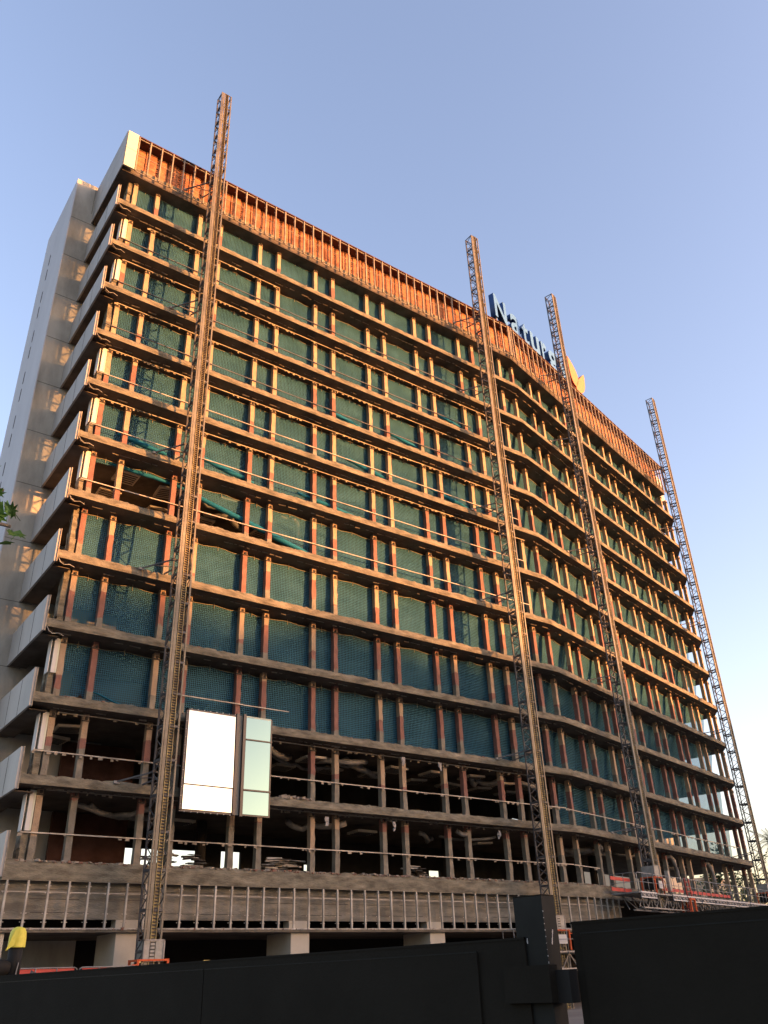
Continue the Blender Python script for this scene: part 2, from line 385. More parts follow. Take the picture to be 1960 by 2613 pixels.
cmesh = [col_mesh(i) for i in range(6)]
stuffcol = MB(); extra = []
for k in range(12):
    for c in range(30):
        u = COLS[c]; p = P(u, -REC, SZ(k)-.02)
        if k == 0 and False: continue
        if (c >= 22 and k >= 6) or (c >= 20 and k >= 8) or (c >= 26 and k >= 3): extra.append((p, rot_at(u))); continue
        link('column', cmesh[rnd.randrange(6)], bld, T(p.x, p.y+.0, p.z, rot_at(u)))
for p, rz in extra: 
    m_ = T(p.x, p.y, p.z, rz); src = cmesh[rnd.randrange(6)]; b = len(stuffcol.v)
    stuffcol.v += [tuple(m_ @ v.co) for v in src.vertices]
    for f in src.polygons: stuffcol.face([b+i for i in f.vertices], 'col' if f.material_index == 0 else 'joint')
baked('column', stuffcol, bld, kind='stuff')

# rear wall with window openings, seen only as darkness or sky through the frame
def wall_with_holes(mb, u0, u1, off, z0, z1, holes, k, th=.2):
    cuts = sorted(set([u0, u1]+[h[0] for h in holes]+[h[1] for h in holes]+([LA] if u0 < LA < u1 else [])))
    for a, b in zip(cuts, cuts[1:]):
        m_ = (a+b)/2; hs = [h for h in holes if h[0] <= m_ <= h[1]]
        spans = [(z0, z1)] if not hs else [(z0, hs[0][2]), (hs[0][3], z1)]
        for (za, zb) in spans:
            if zb-za < .02: continue
            pa, pb, pc, pd = P(a, off), P(b, off), P(b, off-th), P(a, off-th); b0 = len(mb.v)
            for z in (za, zb):
                for q in (pa, pb, pc, pd): mb.v.append((q.x, q.y, z))
            for q in ((0, 3, 2, 1), (4, 5, 6, 7), (0, 1, 5, 4), (1, 2, 6, 5), (2, 3, 7, 6), (3, 0, 4, 7)): mb.face([b0+i for i in q], k)
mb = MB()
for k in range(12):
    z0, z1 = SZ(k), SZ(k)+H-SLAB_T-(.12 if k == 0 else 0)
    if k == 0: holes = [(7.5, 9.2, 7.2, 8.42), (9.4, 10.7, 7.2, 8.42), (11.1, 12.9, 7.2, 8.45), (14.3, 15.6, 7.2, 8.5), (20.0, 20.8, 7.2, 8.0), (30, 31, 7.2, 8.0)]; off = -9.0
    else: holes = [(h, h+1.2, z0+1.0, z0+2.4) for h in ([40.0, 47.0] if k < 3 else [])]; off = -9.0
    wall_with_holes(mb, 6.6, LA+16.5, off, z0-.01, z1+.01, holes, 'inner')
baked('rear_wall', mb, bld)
mb = MB()
for k in (0, 1, 2):   # dusty brick partition behind the first bays
    z0 = SZ(k); mb = MB(); wall_with_holes(mb, 3.2, 7.0, -5.4, z0, z0+2.93, [], 'innerbrick'); baked('brick_partition', mb, bld)
icm = MB(); icm.tube([(0, 0, 0), (0, 0, 2.95)], .28, 'inner', 12)
icm = icm.mesh('interior_column', True)
for k in range(0, 12):
    for u in (11, 19.5, 28, 36.5, 45, 53.5, 62.5):
        if k > 3 and u < 50: continue
        p = P(u, -5.2, SZ(k)-.01); link('interior_column', icm, bld, T(p.x, p.y, p.z))

# ceiling clutter in the open lower storeys
am = MB(); am.box((0, 0, 0), (1.25, 1.25, .12), 'lamp')
for i in range(5): am.box((0, -.42+i*.21, -.075), (1.05, .06, .03), 'joint')
am = am.mesh('ceiling_unit')
for k, us, offs in ((1, (2.2, 12.5, 15.5, 18.5, 21.5, 24.5, 27.5, 30.5, 33.0), (-2.2, -4.4)), (5, (3.4, 6.2, 9.4, 13.4), (-2.2, -4.4)), (0, (9, 20, 29), (-3.5,))):
    for u in us:
        for o in offs:
            p = P(u+rnd.uniform(-.3, .3), o+rnd.uniform(-.3, .3), SZ(k+1)-SLAB_T-.28-rnd.uniform(0, .25))
            mm_ = T(p.x, p.y, p.z, rot_at(u)+rnd.uniform(-.1, .1)) @ Matrix.Rotation(rnd.uniform(-.10, .10), 4, 'Y')
            link('ceiling_unit', am, bld, mm_)
for k, n in ((0, 15), (1, 9), (5, 3)):
    for i in range(n):
        u = rnd.uniform(3, 60 if k == 0 else 33) if k < 5 else rnd.uniform(4, 14); o = rnd.uniform(-1.2, -4.5); zt = SZ(k+1)-SLAB_T-.25
        L_ = rnd.uniform(1.5, 5); pts = []
        for j in range(9):
            t = j/8; pts.append(P(min(u+L_*t, LT-1), o+.7*math.sin(t*4+i), zt-.25*abs(math.sin(t*math.pi*rnd.choice((1, 1, 2))))-rnd.uniform(0, .06)))
        mb = MB(); mb.tube(pts, .08 if rnd.random() < .35 else rnd.uniform(.12, .18), 'duct', 8); baked('air_duct', mb, bld, smooth=True)
for u in (46.5, 50.4, 57.8):   # ducts dropping to the floor at the right end
    mb = MB(); z = SZ(1)-SLAB_T; mb.tube([P(u-.9, -1.2, z-.2), P(u-.4, -1.0, z-.15), P(u, -.9, z-.5), P(u+.18, -.9, z-1.2), P(u+.2, -.9, z-2.0)], .17, 'duct', 9); baked('air_duct', mb, bld, smooth=True)

# wall rails (remains of the curtain wall)
rails = MB()
def rail_line(k, dz, u0, u1, broken, dark):
    u = u0; kk = 'pipe'
    while u < u1-.2:
        e = min(u+rnd.choice((4.48, 8.96)) , u1)
        if u < LA < e: e = LA
        m_ = MB(); z = SZ(k)+dz; kk = 'mast' if dark and k > 7 else 'pipe'  # darker metal on the upper storeys paints these rails as unlit
        for a, b in ([(u, e)]):
            m_.bar(P(a+.01, -REC+.06, z+rnd.uniform(-.01, .01)), P(b-.01, -REC+.06, z+rnd.uniform(-.01, .01)), .055, kk, .05)
        if broken:
            x = u
            while x < e-.3:
                l = rnd.uniform(.05, .22)
                if rnd.random() < .45: m_.box(P(x, -REC+.06, z-.05-rnd.uniform(0, .05)), (l, .04, rnd.uniform(.05, .13)), 'rubble', rot_at(x), .015)
                x += l+rnd.uniform(.05, .35)
        baked('wall_rail', m_, bld)
        u = e if e != LA else LA+.02
for k in (1, 0): rail_line(k, 1.22, .6, LA-.01, True, False); rail_line(k, 3.0, 1.4, LA-1.8, True, False)
rail_line(0, 1.2, LA+.05, LA+3.5, True, False)
rail_line(1, 1.2, LA+.05, LT-.5, True, False)
rail_line(2, 1.15, 6.2, 13.4, False, False)
for k in (5, 6, 7, 8, 9, 10): rail_line(k, 1.18, .7, LA-(1.0 if k < 8 else 5), False, True)
for k in (6, 7, 8, 9): rail_line(k, 3.0, 1.1, LA-.6, True, False)
rail_line(10, 3.0, 2.4, 12, True, False)

# rubble along slab tops
mb = MB()
def rub(u0, u1, zf, off0, off1, n, big, k2='rubble'):
    for i in range(n):
        u = rnd.uniform(u0, u1); s = rnd.uniform(.03, big); p = P(u, rnd.uniform(off0, off1), zf+s*.3); mb.box(p, (s*rnd.uniform(.8, 2.2), s, s*rnd.uniform(.3, .8)), k2 if rnd.random() < .7 else 'rubble2', rnd.uniform(0, 3), s*.18)
rub(.3, LA+4, SZ(0), -.45, .0, 900, .14); rub(.3, LA+4, SZ(0)-.02, -.2, .02, 500, .10, 'rubble2')
rub(1, LT, SZ(2), -.3, -.02, 420, .09, 'rubble2'); rub(1, LT, SZ(1), -.3, -.02, 260, .09); rub(1, LT, SZ(3), -.3, -.02, 200, .07, 'rubble2')
rub(12.5, 14.5, SZ(1)+.03, -.4, -.05, 40, .28)
for k in range(4, 12): rub(.5, LT, SZ(k), -.25, -.02, 120, .07)
rub(.3, LA+3.5, 3.90, -.30, .0, 900, .12)
baked('rubble', mb, bld, kind='stuff')
# piles of broken panels on the first open floor
for u in (7.0, 8.9, 13.0, 13.9, 22.0):
    mb = MB(); p0 = P(u, -1.3, SZ(0))
    for i in range(16): mb.box(p0+Vector((rnd.uniform(-.5, .5), rnd.uniform(-.3, .3), .06+i*.045)), (rnd.uniform(.5, 1.1), .18, .035), rnd.choice(('rubble', 'stud', 'inner')), rnd.uniform(-.5, .5), .04)
    baked('debris_pile', mb, bld, kind='stuff')
for u in (19.6, 20.4, 23.1, 27.3, 15.3):   # torn scraps hanging from the ceiling rails
    mb = MB(); z = SZ(rnd.choice((1, 2)))-SLAB_T-.35; pp = P(u, -.1, z)
    for i in range(4): mb.box(pp+Vector((rnd.uniform(-.06, .06), 0, -.1*i)), (.22-.03*i, .03, .14), 'duct', rnd.uniform(-.5, .5), .04)
    baked('hanging_scrap', mb, bld)

# ------------------------------------------------------------ base band: concrete upstand, studs, ledge
UB = LA+4.6
mb = MB(); wall_with_holes(mb, 0, UB, -.34, 4.30, SZ(0)-SLAB_T+.01, [], 'plank', .25)
for u in range(3, int(UB), 3): 
    for zz in (4.55, 5.05, 5.4): mb.box(P(u+rnd.uniform(-1, 1), -.335, zz), (rnd.uniform(1, 2.6), .012, .02), 'joint', rot_at(u))
baked('concrete_upstand', mb, bld)
mb = MB(); wall_with_holes(mb, 0, LT, .03, 3.80, 3.89, [], 'soffit', DEPTH)
wall_with_holes(mb, 0, LT, .04, 3.83, 3.87, [], 'edge', .009)
baked('ledge_slab', mb, bld)
mb = MB(); wall_with_holes(mb, 0, LT, -6.0, 0, 3.8, [(8, 9, 2.2, 3.0), (12, 13.5, 2.1, 2.9)], 'dark', .2); wall_with_holes(mb, .1, UB, -1.6, 3.85, SZ(0)-.5, [], 'dark', .2); wall_with_holes(mb, UB, LT, -1.8, 3.8, SZ(0)-.5, [], 'inner', .2)  # near-black back wall paints the shade in the ledge gap
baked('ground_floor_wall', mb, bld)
sm = MB(); sm.box((0, 0, 0), (.075, .09, 1.78), 'stud')
for zz in (-.62, -.3, .45, .72):
    for sx in (-.09, .09): sm.box((sx, .05, zz), (.045, .03, .035), 'pipe')
sm = sm.mesh('stud')
u = .24
while u < UB-.2:
    p = P(u, .01, 4.80); link('stud', sm, bld, T(p.x, p.y, p.z, rot_at(u))); u += .822
mb = MB()
for a, b in ((.1, LA-.01), (LA+.01, UB)):
    mb.bar(P(a, -.05, 5.28), P(b, -.05, 5.28), .045, 'pipe', .03); mb.bar(P(a, .02, 3.94), P(b, .02, 3.94), .05, 'stud', .05)
baked('band_rail', mb, bld)
for X in (8.55, 14.0, 22.4, 30.75, 39.1):
    mb = MB(); mb.box((X+.5, D+1.3, 1.9), (1.0, 2.3, 3.8), 'pillar'); baked('pillar', mb, bld)
for X in (14.0, 22.4, 30.75):
    mb = MB(); mb.box((X+.5, D+.62, 4.09), (1.0, .55, .42), 'pillar'); baked('pillar_head', mb, bld)

# ------------------------------------------------------------ top fascia
ZF0, ZF1 = 47.80, 51.10
mb = MB(); wall_with_holes(mb, 0, LT, -.30, 47.74, 48.28, [], 'soffit', DEPTH-.3)
wall_with_holes(mb, LT+.001, LT+2.3, -1.2, 47.80, ZF1-.02, [], 'clad', DEPTH-1.2)
baked('top_floor_slab', mb, bld)
mb = MB(); wall_with_holes(mb, 0, LT, .06, ZF1-.09, ZF1, [], 'roofdark', DEPTH)
baked('roof_slab', mb, bld)
# brick backing in piers, one part per pier
def brick_pier(u0, u1, off, jag, ztop):
    mb = MB(); rows = 26; z0, z1 = 48.27, ztop; hh = (z1-z0)/rows
    for r_ in range(rows):
        a = u0+(rnd.uniform(0, .16) if jag and r_ % 2 else 0); b = u1; za, zb = z0+r_*hh, z0+(r_+1)*hh; o = off+rnd.uniform(-.008, .008)
        q = [P(a, o), P(b, o)]; q2 = [P(a, off-.14), P(b, off-.14)]
        uv = [(a, za), (b, za), (b, zb), (a, zb)]
        mb.quad([(q[0].x, q[0].y, za), (q[1].x, q[1].y, za), (q[1].x, q[1].y, zb), (q[0].x, q[0].y, zb)], 'brick', uv)
        mb.quad([(q2[0].x, q2[0].y, za), (q[0].x, q[0].y, za), (q[0].x, q[0].y, zb), (q2[0].x, q2[0].y, zb)], 'brick', [(0, za), (.14, za), (.14, zb), (0, zb)])
        mb.quad([(q[1].x, q[1].y, za), (q2[1].x, q2[1].y, za), (q2[1].x, q2[1].y, zb), (q[1].x, q[1].y, zb)], 'brick', [(0, za), (.14, za), (.14, zb), (0, zb)])
        mb.quad([(q2[0].x, q2[0].y, zb), (q[0].x, q[0].y, zb), (q[1].x, q[1].y, zb), (q2[1].x, q2[1].y, zb)], 'brick', [(0, 0), (0, .14), (1, .14), (1, 0)])
    baked('brick_panel', mb, bld)
SP = .79; u = .72; i = 0
while u < LT-.6:
    e = min(u+SP, LT-.3)
    if u < LA < e: e = LA-.001
    brick_pier(u+.03, e-.02, -.74 if i % 2 else -.80, i % 2 == 0, ZF1-.10)
    u = e if abs(e-LA) > .01 else LA+.002; i += 1
mb = MB(); wall_with_holes(mb, .66, LT-.2, -.95, 48.27, ZF1-.1, [], 'roofdark', .1); baked('backing_wall', mb, bld)
sm = MB(); sm.box((0, 0, 0), (.075, .12, 3.20), 'tstud')
for zz in (-1.4, -.9, -.2, .5, 1.1, 1.45):
    sm.box((-.07, .05, zz), (.05, .04, .04), 'pipe')
sm = sm.mesh('top_stud')
u = .74
while u < LT-.1:
    if abs(u-LA) > .1: p = P(u, 0, (ZF0+ZF1)/2-.03); link('top_stud', sm, bld, T(p.x, p.y, p.z, rot_at(u)))
    u += SP
for uu in (LA-.12, LA+.12): p = P(uu, .01, (ZF0+ZF1)/2-.03); link('top_stud', sm, bld, T(p.x, p.y, p.z, rot_at(uu)))
for z_, u_0, wd in ((ZF1-.16, .7, .06), (49.42, .7, .028), (ZF0+.03, .7, .045), (48.45, LA+.1, .03), (49.9, LA+.1, .02)):
    for a, b in ((u_0, LA-.01), (LA+.01, LT)):
        if b-a < .5 or a >= b: continue
        mb = MB(); mb.bar(P(a, -.04, z_), P(b, -.04, z_), wd, 'tstud', wd); baked('fascia_rail', mb, bld)
mb = MB(); wall_with_holes(mb, .7, LT, -.30, 48.28, 48.50, [], 'edge', .3); baked('fascia_kerb', mb, bld)
for z0, z1 in ((ZF0, 49.44), (49.465, ZF1-.01)):
    mb = MB(); mb.box((X0-.05+.35, D-.04, (z0+z1)/2), (.70, .10, z1-z0), 'cream'); baked('corner_cladding', mb, bld)
    mb = MB(); mb.box((X0-.08, D+.015+DEPTH/2, (z0+z1)/2), (.06, DEPTH+.01, z1-z0), 'clad'); baked('end_cladding', mb, bld)

# ------------------------------------------------------------ left end: parapets, corner columns, white casings
for k in range(0, 12):
    z0, z1 = SZ(k)-.60, SZ(k)+1.13
    mb = MB(); mb.box((X0-.05, D-.02+2.9, (z0+z1)/2), (.10, 5.78, z1-z0), 'clad')
    for yy in (D+1.9, D+3.9): mb.box((X0-.104, yy, (z0+z1)/2), (.012, .02, z1-z0-.02), 'joint')
    mb.box((X0+.02, D-.01, (z0+z1)/2), (.05, .10, z1-z0+.02), 'rubble', 0, .01)
    baked('end_parapet', mb, bld)
    mb = MB(); mb.box((X0+.42, D+3.15, SZ(k)-.58), (.82, 5.2, .04), 'soffit'); baked('parapet_soffit', mb, bld)
    r_ = rnd
    for (x, y, s) in ((9.90, D+REC+.25, .26), (9.95, D+1.75, .24)):
        zz = SZ(k); mb = MB()
        for j in range(5): mb.box((x+r_.uniform(-.03, .03), y+r_.uniform(-.03, .03), zz+.30+j*.63), (s, s, .66), 'edge', r_.uniform(-.1, .1), .025)
        baked('end_column', mb, bld)
    if k in (10, 9, 7, 6, 5, 2, 1, 0):
        mb = MB(); z0, z1 = SZ(k)+1.3, SZ(k)+2.95
        mb.box((9.92, D+REC+.05, (z0+z1)/2), (.17, .12, z1-z0), 'white'); mb.box((9.72, D+REC+.30, (z0+z1)/2), (.035, .50, z1-z0), 'white'); mb.box((10.05, D+REC+.03, (z0+z1)/2), (.08, .08, z1-z0), 'cream')
        baked('white_casing', mb, bld)
for k in range(3, 12):   # loose cables and torn sheet at the corner
    mb = MB(); z = SZ(k)-SLAB_T; mb.tube([(9.15, D-.02, z-.02), (9.25, D-.05, z-.22), (9.45, D, z-.30), (9.7, D-.02, z-.24), (9.95, D, z-.32)], .016, 'stud', 5)
    mb.box((9.3, D+.3, z-.12), (.30, .35, .16), 'dark', .4, .04); baked('torn_cable', mb, bld)

# ------------------------------------------------------------ stair tower
TX0, TX1, TY0, TY1, TZ = 7.57, 14.2, 43.9, 50.6, 51.38
mb = MB(); mb.box(((TX0+TX1)/2+.02, (TY0+TY1)/2, TZ/2), (TX1-TX0-.04, TY1-TY0, TZ), 'tower')
tw = baked('stair_tower', mb, bld)
mb = MB(); mb.box((TX0+.01, (TY0+TY1)/2, TZ/2), (.06, TY1-TY0+.02, TZ-.02), 'towerside'); baked('side_cladding', mb, tw)
for k in range(0, 13):
    mb = MB(); mb.box(((TX0+9.6)/2, TY0-.002, SZ(k)-.62), (9.6-TX0, .012, .022), 'joint'); baked('panel_joint', mb, tw)
mb = MB(); mb.box((8.86, TY0-.002, 50.0), (.02, .012, 2.6), 'joint'); baked('panel_joint', mb, tw)
for k in range(0, 12):
    for dz in (1.0, 2.4):
        mb = MB(); z = SZ(k)+dz; mb.box((TX0-.025, 48.2, z), (.02, .16, .95), 'joint'); baked('slot_window', mb, tw)
# beams closing the far side of the end balconies
for k in range(0, 12):
    pass

# ------------------------------------------------------------ nets
def net(name, k, u0, u1, offt, offb, label, tear=None, alpha_hang=True, sag=.10, wob=.05, bunch=None):
    root = None; z0 = SZ(k); ztop = z0+H-SLAB_T-.08; mb = MB(); st = .22; n = max(2, int((u1-u0)/st)); nr = 9
    us = [u0+(u1-u0)*i/n for i in range(n+1)]
    def bay(u):
        cc = [u0]+[c for c in COLS if u0 < c < u1]+[u1]
        for a, b in zip(cc, cc[1:]):
            if a <= u <= b: return a, b
        return cc[0], cc[1]
    prev = None; toppts = []
    for u in us:
        a, b = bay(u); t = (u-a)/max(b-a, .01)
        # cord runs up to a hook in mid bay and down to the columns
        sg = (0.0 if b-a < .3 else (.10*(abs(t-.5)*2)**1.2+sag*.5*math.sin(t*2*math.pi)**2))
        zt = ztop-sg-.03+noise.noise(Vector((u*1.7, k*3.3, 0)))*.05
        zb = z0+.02
        if tear: zb = max(zb, min(tear(u)+z0, zt-.05))
        ids = []
        for j in range(nr+1):
            q = j/nr; z = zt+(zb-zt)*q
            o = offt+(offb-offt)*q+noise.noise(Vector((u*1.9, z*.8, k*7)))*wob*(.4+q)+noise.noise(Vector((u*5.3, z*1.1, k)))*wob*.12
            pp = P(u, o, z); ids.append(len(mb.v)); mb.v.append(tuple(pp))
        toppts.append(P(u, offt+.02, zt))
        if prev:
            for j in range(nr):
                za = ztop+(z0-ztop)*j/nr; zb_ = ztop+(z0-ztop)*(j+1)/nr
                mb.face((prev[1][j], prev[1][j+1], ids[j+1], ids[j]), 'net', [(prev[0], mb.v[prev[1][j]][2]), (prev[0], mb.v[prev[1][j+1]][2]), (u, mb.v[ids[j+1]][2]), (u, mb.v[ids[j]][2])])
        prev = (u, ids)
    root = thing(name, tuple(P(u0, offt, z0)), label, 'debris net', 'teal nets closing the open storeys')
    baked('mesh_sheet', mb, root, smooth=True)
    mb = MB(); mb.tube(toppts[::2]+[toppts[-1]], .012, 'rope', 4)
    for c in COLS:
        pass
    i = 0
    cc = [u0]+[c for c in COLS if u0 < c < u1]+[u1]
    for a, b in zip(cc, cc[1:]):
        if b-a > .9:
            m_ = (a+b)/2; mb.tube([P(m_, offt+.03, ztop+.12), P(m_, offt+.03, ztop-.25)], .014, 'rope', 4)
    baked('top_cord', mb, root)
    if bunch:
        for (ua, ub, za, zb, r0) in bunch:
            pts = [P(ua+(ub-ua)*j/14, offb+.06, z0+za+(zb-za)*j/14+noise.noise(Vector((j*.5, k, ua)))*.05) for j in range(15)]
            rr = [r0*(.55+.45*math.sin(math.pi*j/14))*(1+.25*noise.noise(Vector((j*1.3, k, 3)))) for j in range(15)]
            mb = MB(); b0 = len(mb.v); mb.tube(pts, rr, 'netroll', 8)
            for fi, f in enumerate(mb.f): mb.uv[fi] = [((v//8)*.3, (v % 8)*.1) for v in f]
            baked('rolled_edge', mb, root, smooth=True)
    return root
ordA = {11: 'top', 10: 'second', 9: 'third', 8: 'fourth', 7: 'fifth', 6: 'sixth', 5: 'seventh', 4: 'eighth', 3: 'ninth', 2: 'tenth', 1: 'eleventh'}
AL = LA-1.2; 
for k in range(11, 1, -1):
    tear = None; bn = None; lab = 'green teal net across the %s storey below the brick fascia, left of the bend' % ordA[k]
    if k == 5:
        tear = lambda u: (2.72 if u < 6 else max(0.02, 2.72-(u-6)*.235))
        bn = [(2.2, 6.1, 2.85, 2.70, .11), (5.9, 17.4, 2.72, .05, .17)]
        lab = 'torn net sagging diagonally across the seventh storey, showing bare ceiling units beneath'
    if k == 6: bn = [(2.4, 5.3, 1.35, 1.0, .15), (6.8, 10.9, 1.65, .9, .17), (14.0, 18.2, 1.2, .8, .14)]
    if k == 8: bn = [(16.0, 18.9, 1.5, 1.05, .14), (21, 24.3, 1.6, 1.1, .13)]
    if k == 7: bn = [(17.6, 21.3, 1.6, .95, .16), (25.0, 28.7, 1.5, .9, .15)]
    if k == 9: bn = [(26.2, 29.0, 1.5, 1.1, .13)]
    if k == 2:
        tear = lambda u: (max(0.03, .75-abs(u-2.4)*2.2) if u < 2.8 else max(.03, .42*max(0, (u-4.4)/1.1) if 4.4 < u < 5.3 else .03))
        bn = [(2.4, 5.3, .95, .12, .035)]
    net('debris_net', k, COLS[0]-.3, inset(AL), -1.22, -1.30, lab, tear, bunch=bn, wob=.05 if k < 10 else .09)
for k in range(11, 0, -1):
    lab = 'green teal net across the %s storey below the brick fascia, right of the bend' % ordA[k]
    net('debris_net', k, (inset(LA-1.1)+.02 if k > 1 else LA+.3), COLS[28]-.25, -1.40, -1.95 if k > 2 else -1.7, lab, None, wob=.12, bunch=[(LT-8, LT-4.4, .3, .02, .07)] if k in (1, 2) else None)

# ------------------------------------------------------------ mast climber masts
SEC = 1.508; MW = .70
def mast_section():
    mb = MB(); h = MW/2; c = .075
    for x in (-h, h):
        for y in (-h, h): mb.box((x, y, SEC/2), (c, c, SEC-.012), 'mast' if (x < 0 and y > 0) or y > 0 else 'flange')
    for z in (.02, SEC-.03):
        for a, b in (((-h, -h), (-h, h)), ((-h, h), (h, h)), ((h, h), (h, -h)), ((h, -h), (-h, -h))): mb.bar((*a, z), (*b, z), .05, 'mast')
    mb.box((-h, 0, .02), (.10, .3, .07), 'mast'); mb.box((h, 0, .02), (.10, .3, .07), 'mast')
    body = mb.mesh('mast_section')
    mb = MB(); n = 3
    for side in range(3):
        for i in range(n):
            za, zb = .05+i*(SEC-.1)/n, .05+(i+1)*(SEC-.1)/n; s_ = 1 if i % 2 else -1
            if side == 0: mb.bar((-h, -h*s_, za), (-h, h*s_, zb), .035, 'mast')
            if side == 1: mb.bar((h, -h*s_, za), (h, h*s_, zb), .035, 'mast')
            if side == 2: mb.bar((-h*s_, h, za), (h*s_, h, zb), .035, 'mast')
    lat = mb.mesh('lattice')
    mb = MB(); mb.box((-h+.13, -h-.02, SEC/2), (.14, .03, SEC-.01), 'flange'); mb.box((-h+.25, -h-.03, SEC/2), (.03, .06, SEC-.01), 'rack'); mb.box((-h+.47, -h-.03, SEC/2), (.03, .06, SEC-.01), 'rack')
    mb.box((-h+.36, -h+.02, SEC/2), (.20, .02, SEC-.01), 'rack')
    for i in range(12): mb.box((-h+.36, -h-.03, .06+i*.1257), (.20, .07, .045), 'joint')
    rack = mb.mesh('rack')
    return body, lat, rack
MS = mast_section()
def mast(u, m, label, n, ties, zb=0.0):
    rz = rot_at(u); p = P(u, m); root = thing('climber_mast', (p.x, p.y, 0), label, 'mast', 'lattice masts standing along the facade', rz)
    mw = W[root.name]
    for i in range(n):
        s = link('mast_section', MS[0], root, mw @ Matrix.Translation((0, 0, zb+i*SEC)))
        link('lattice', MS[1], s, W[s.name]); link('rack', MS[2], s, W[s.name])
    for z in ties:
        mb = MB(); a = Vector((-MW/2, MW/2, z)); b = Vector((MW/2, MW/2, z)); y = m-.06
        mb.bar(mw @ a, mw @ Vector((-1.55, y, z-.32)), .065, 'mast'); mb.bar(mw @ Vector((MW/2, MW/2, z)), mw @ Vector((-.35, y, z-.35)), .065, 'mast')
        mb.bar(mw @ Vector((-MW/2-.12, MW/2, z)), mw @ Vector((MW/2+.12, MW/2, z)), .08, 'mast'); mb.bar(mw @ Vector((-1.0, y*.72, z-.2)), mw @ Vector((.1, y*.6, z-.1)), .045, 'mast')
        mb.box(mw @ Vector((-1.55, y, z-.34)), (.25, .1, .12), 'duct', rz); baked('wall_tie', mb, root)
    return root
def uX(X): return X-X0
mast(uX(14.72), 1.6, 'tall lattice mast nearest the left corner of the building', 38, [SZ(k)+.35 for k in (1, 4, 6, 9)]+[48.6])
mast(uX(38.02), 1.6, 'lattice mast in front of the facade just left of the big roof letters', 38, [SZ(k)+.35 for k in (2, 5, 7, 10)]+[48.6])
mast(LA+6.2, 1.6, 'lattice mast between the blue roof letters and the orange flame', 35, [SZ(k)+.35 for k in (1, 4, 7, 10)]+[48.6], 5.0)
mast(LA+28.15, 1.6, 'lattice mast at the far right end of the building', 35, [SZ(k)+.35 for k in (1, 4, 7, 10)]+[48.6], 5.0)

# ------------------------------------------------------------ platforms
def rail_panel(L_, hh=1.08, posts=3):
    mb = MB(); r = .022
    pts = [(0, 0, 0), (0, 0, hh-.12), (.04, 0, hh-.04), (.12, 0, hh), (L_-.12, 0, hh), (L_-.04, 0, hh-.04), (L_, 0, hh-.12), (L_, 0, 0)]
    mb.tube(pts, r, 'galv', 6); mb.tube([(0, 0, hh*.52), (L_, 0, hh*.52)], r*.8, 'galv', 5)
    for i in range(1, posts): mb.tube([(L_*i/posts, 0, -.15), (L_*i/posts, 0, hh)], r*.9, 'galv', 5)
    return mb.mesh('guard_rail', True)
def textmesh(body, size, ext, fk, sk, name, offset=0.0):
    cu = bpy.data.curves.new(name, 'FONT'); cu.body = body; cu.size = size; cu.extrude = ext; cu.offset = offset; cu.fill_mode = 'BOTH'
    ob = bpy.data.objects.new('text_source', cu); col.objects.link(ob); bpy.context.view_layer.update()
    me = bpy.data.meshes.new_from_object(ob.evaluated_get(bpy.context.evaluated_depsgraph_get())); me.name = name
    bpy.data.objects.remove(ob); bpy.data.curves.remove(cu)
    me.materials.clear(); me.materials.append(M[fk]); me.materials.append(M[sk])
    for p_ in me.polygons: p_.material_index = 0 if p_.normal.z > .9 else 1
    return me
FR = textmesh('FRACO FRACO FRACO FRACO', .30, .004, 'black', 'black', 'lettering', .006)
def platform(u0, m0, m1, length, zd, label, reds, right=True, banner=True, name='work_platform'):
    rz = rot_at(u0+.5); p = P(u0, m1); root = thing(name, (p.x, p.y, zd), label, 'platform', 'mast climbing work platforms', rz); mw = W[root.name]
    dp = m1-m0
    mb = MB(); mb.box((length/2, dp/2, -.04), (length, dp, .08), 'galv'); 
    link('deck', mb.mesh('deck'), root, mw)
    SPN = 2.35; rp = rail_panel(SPN-.05); n = int(length/SPN)
    for i in range(n): link('guard_rail', rp, root, mw @ Matrix.Translation((i*SPN+.02, 0, 0)))
    rp2 = rail_panel(dp-.05, posts=2)
    for x in (0, length): link('guard_rail', rp2, root, mw @ T(x, .02, 0, R(90)))
    mb = MB()
    zz0, zz1 = -.10, -.95; L2 = length-.5; nn = int(L2/.62)
    for y in (.25, dp-.25): mb.bar((.2, y, zz0), (length-.2, y, zz0), .07, 'galv')
    mb.bar((.9, dp/2, zz1), (length-.9, dp/2, zz1), .08, 'galv')
    mb.bar((.9, .25, zz1+.1), (length-.9, .25, zz1+.1), .07, 'galv')
    for i in range(nn):
        x = .3+i*.62; xa, xb = (x, x+.62) if i % 2 else (x+.62, x)
        mb.bar((xa, .25, zz0), (xb, .25, zz1+.1), .04, 'galv'); mb.bar((xa, dp-.25, zz0), (xb, dp/2, zz1), .04, 'galv')
        if i % 2: mb.bar((x, .25, zz0), (x, .25, zz1+.1), .035, 'galv'); mb.bar((x, .25, zz1+.1), (x, dp/2, zz1), .035, 'galv')
    link('truss', mb.mesh('truss'), root, mw)
    if banner:
        for i in range(int(length/2.4)):
            if i == 1: continue
            mb = MB(); mb.box((i*2.4+1.2+.08, -.05, -.16), (2.30, .02, .36), 'white'); b_ = link('toe_board', mb.mesh('toe_board'), root, mw)
            link('lettering', FR, b_, mw @ Matrix.Translation((i*2.4+.12, -.066, -.27)) @ Matrix.Rotation(R(90), 4, 'X') @ Matrix.Scale(.57, 4, (1, 0, 0)))
    for (x0, x1, z, y) in reds:
        mb = MB(); mb.box(((x0+x1)/2, y, z), (x1-x0, .03, .20), 'red'); link('red_board', mb.mesh('red_board'), root, mw)
    return root, mw
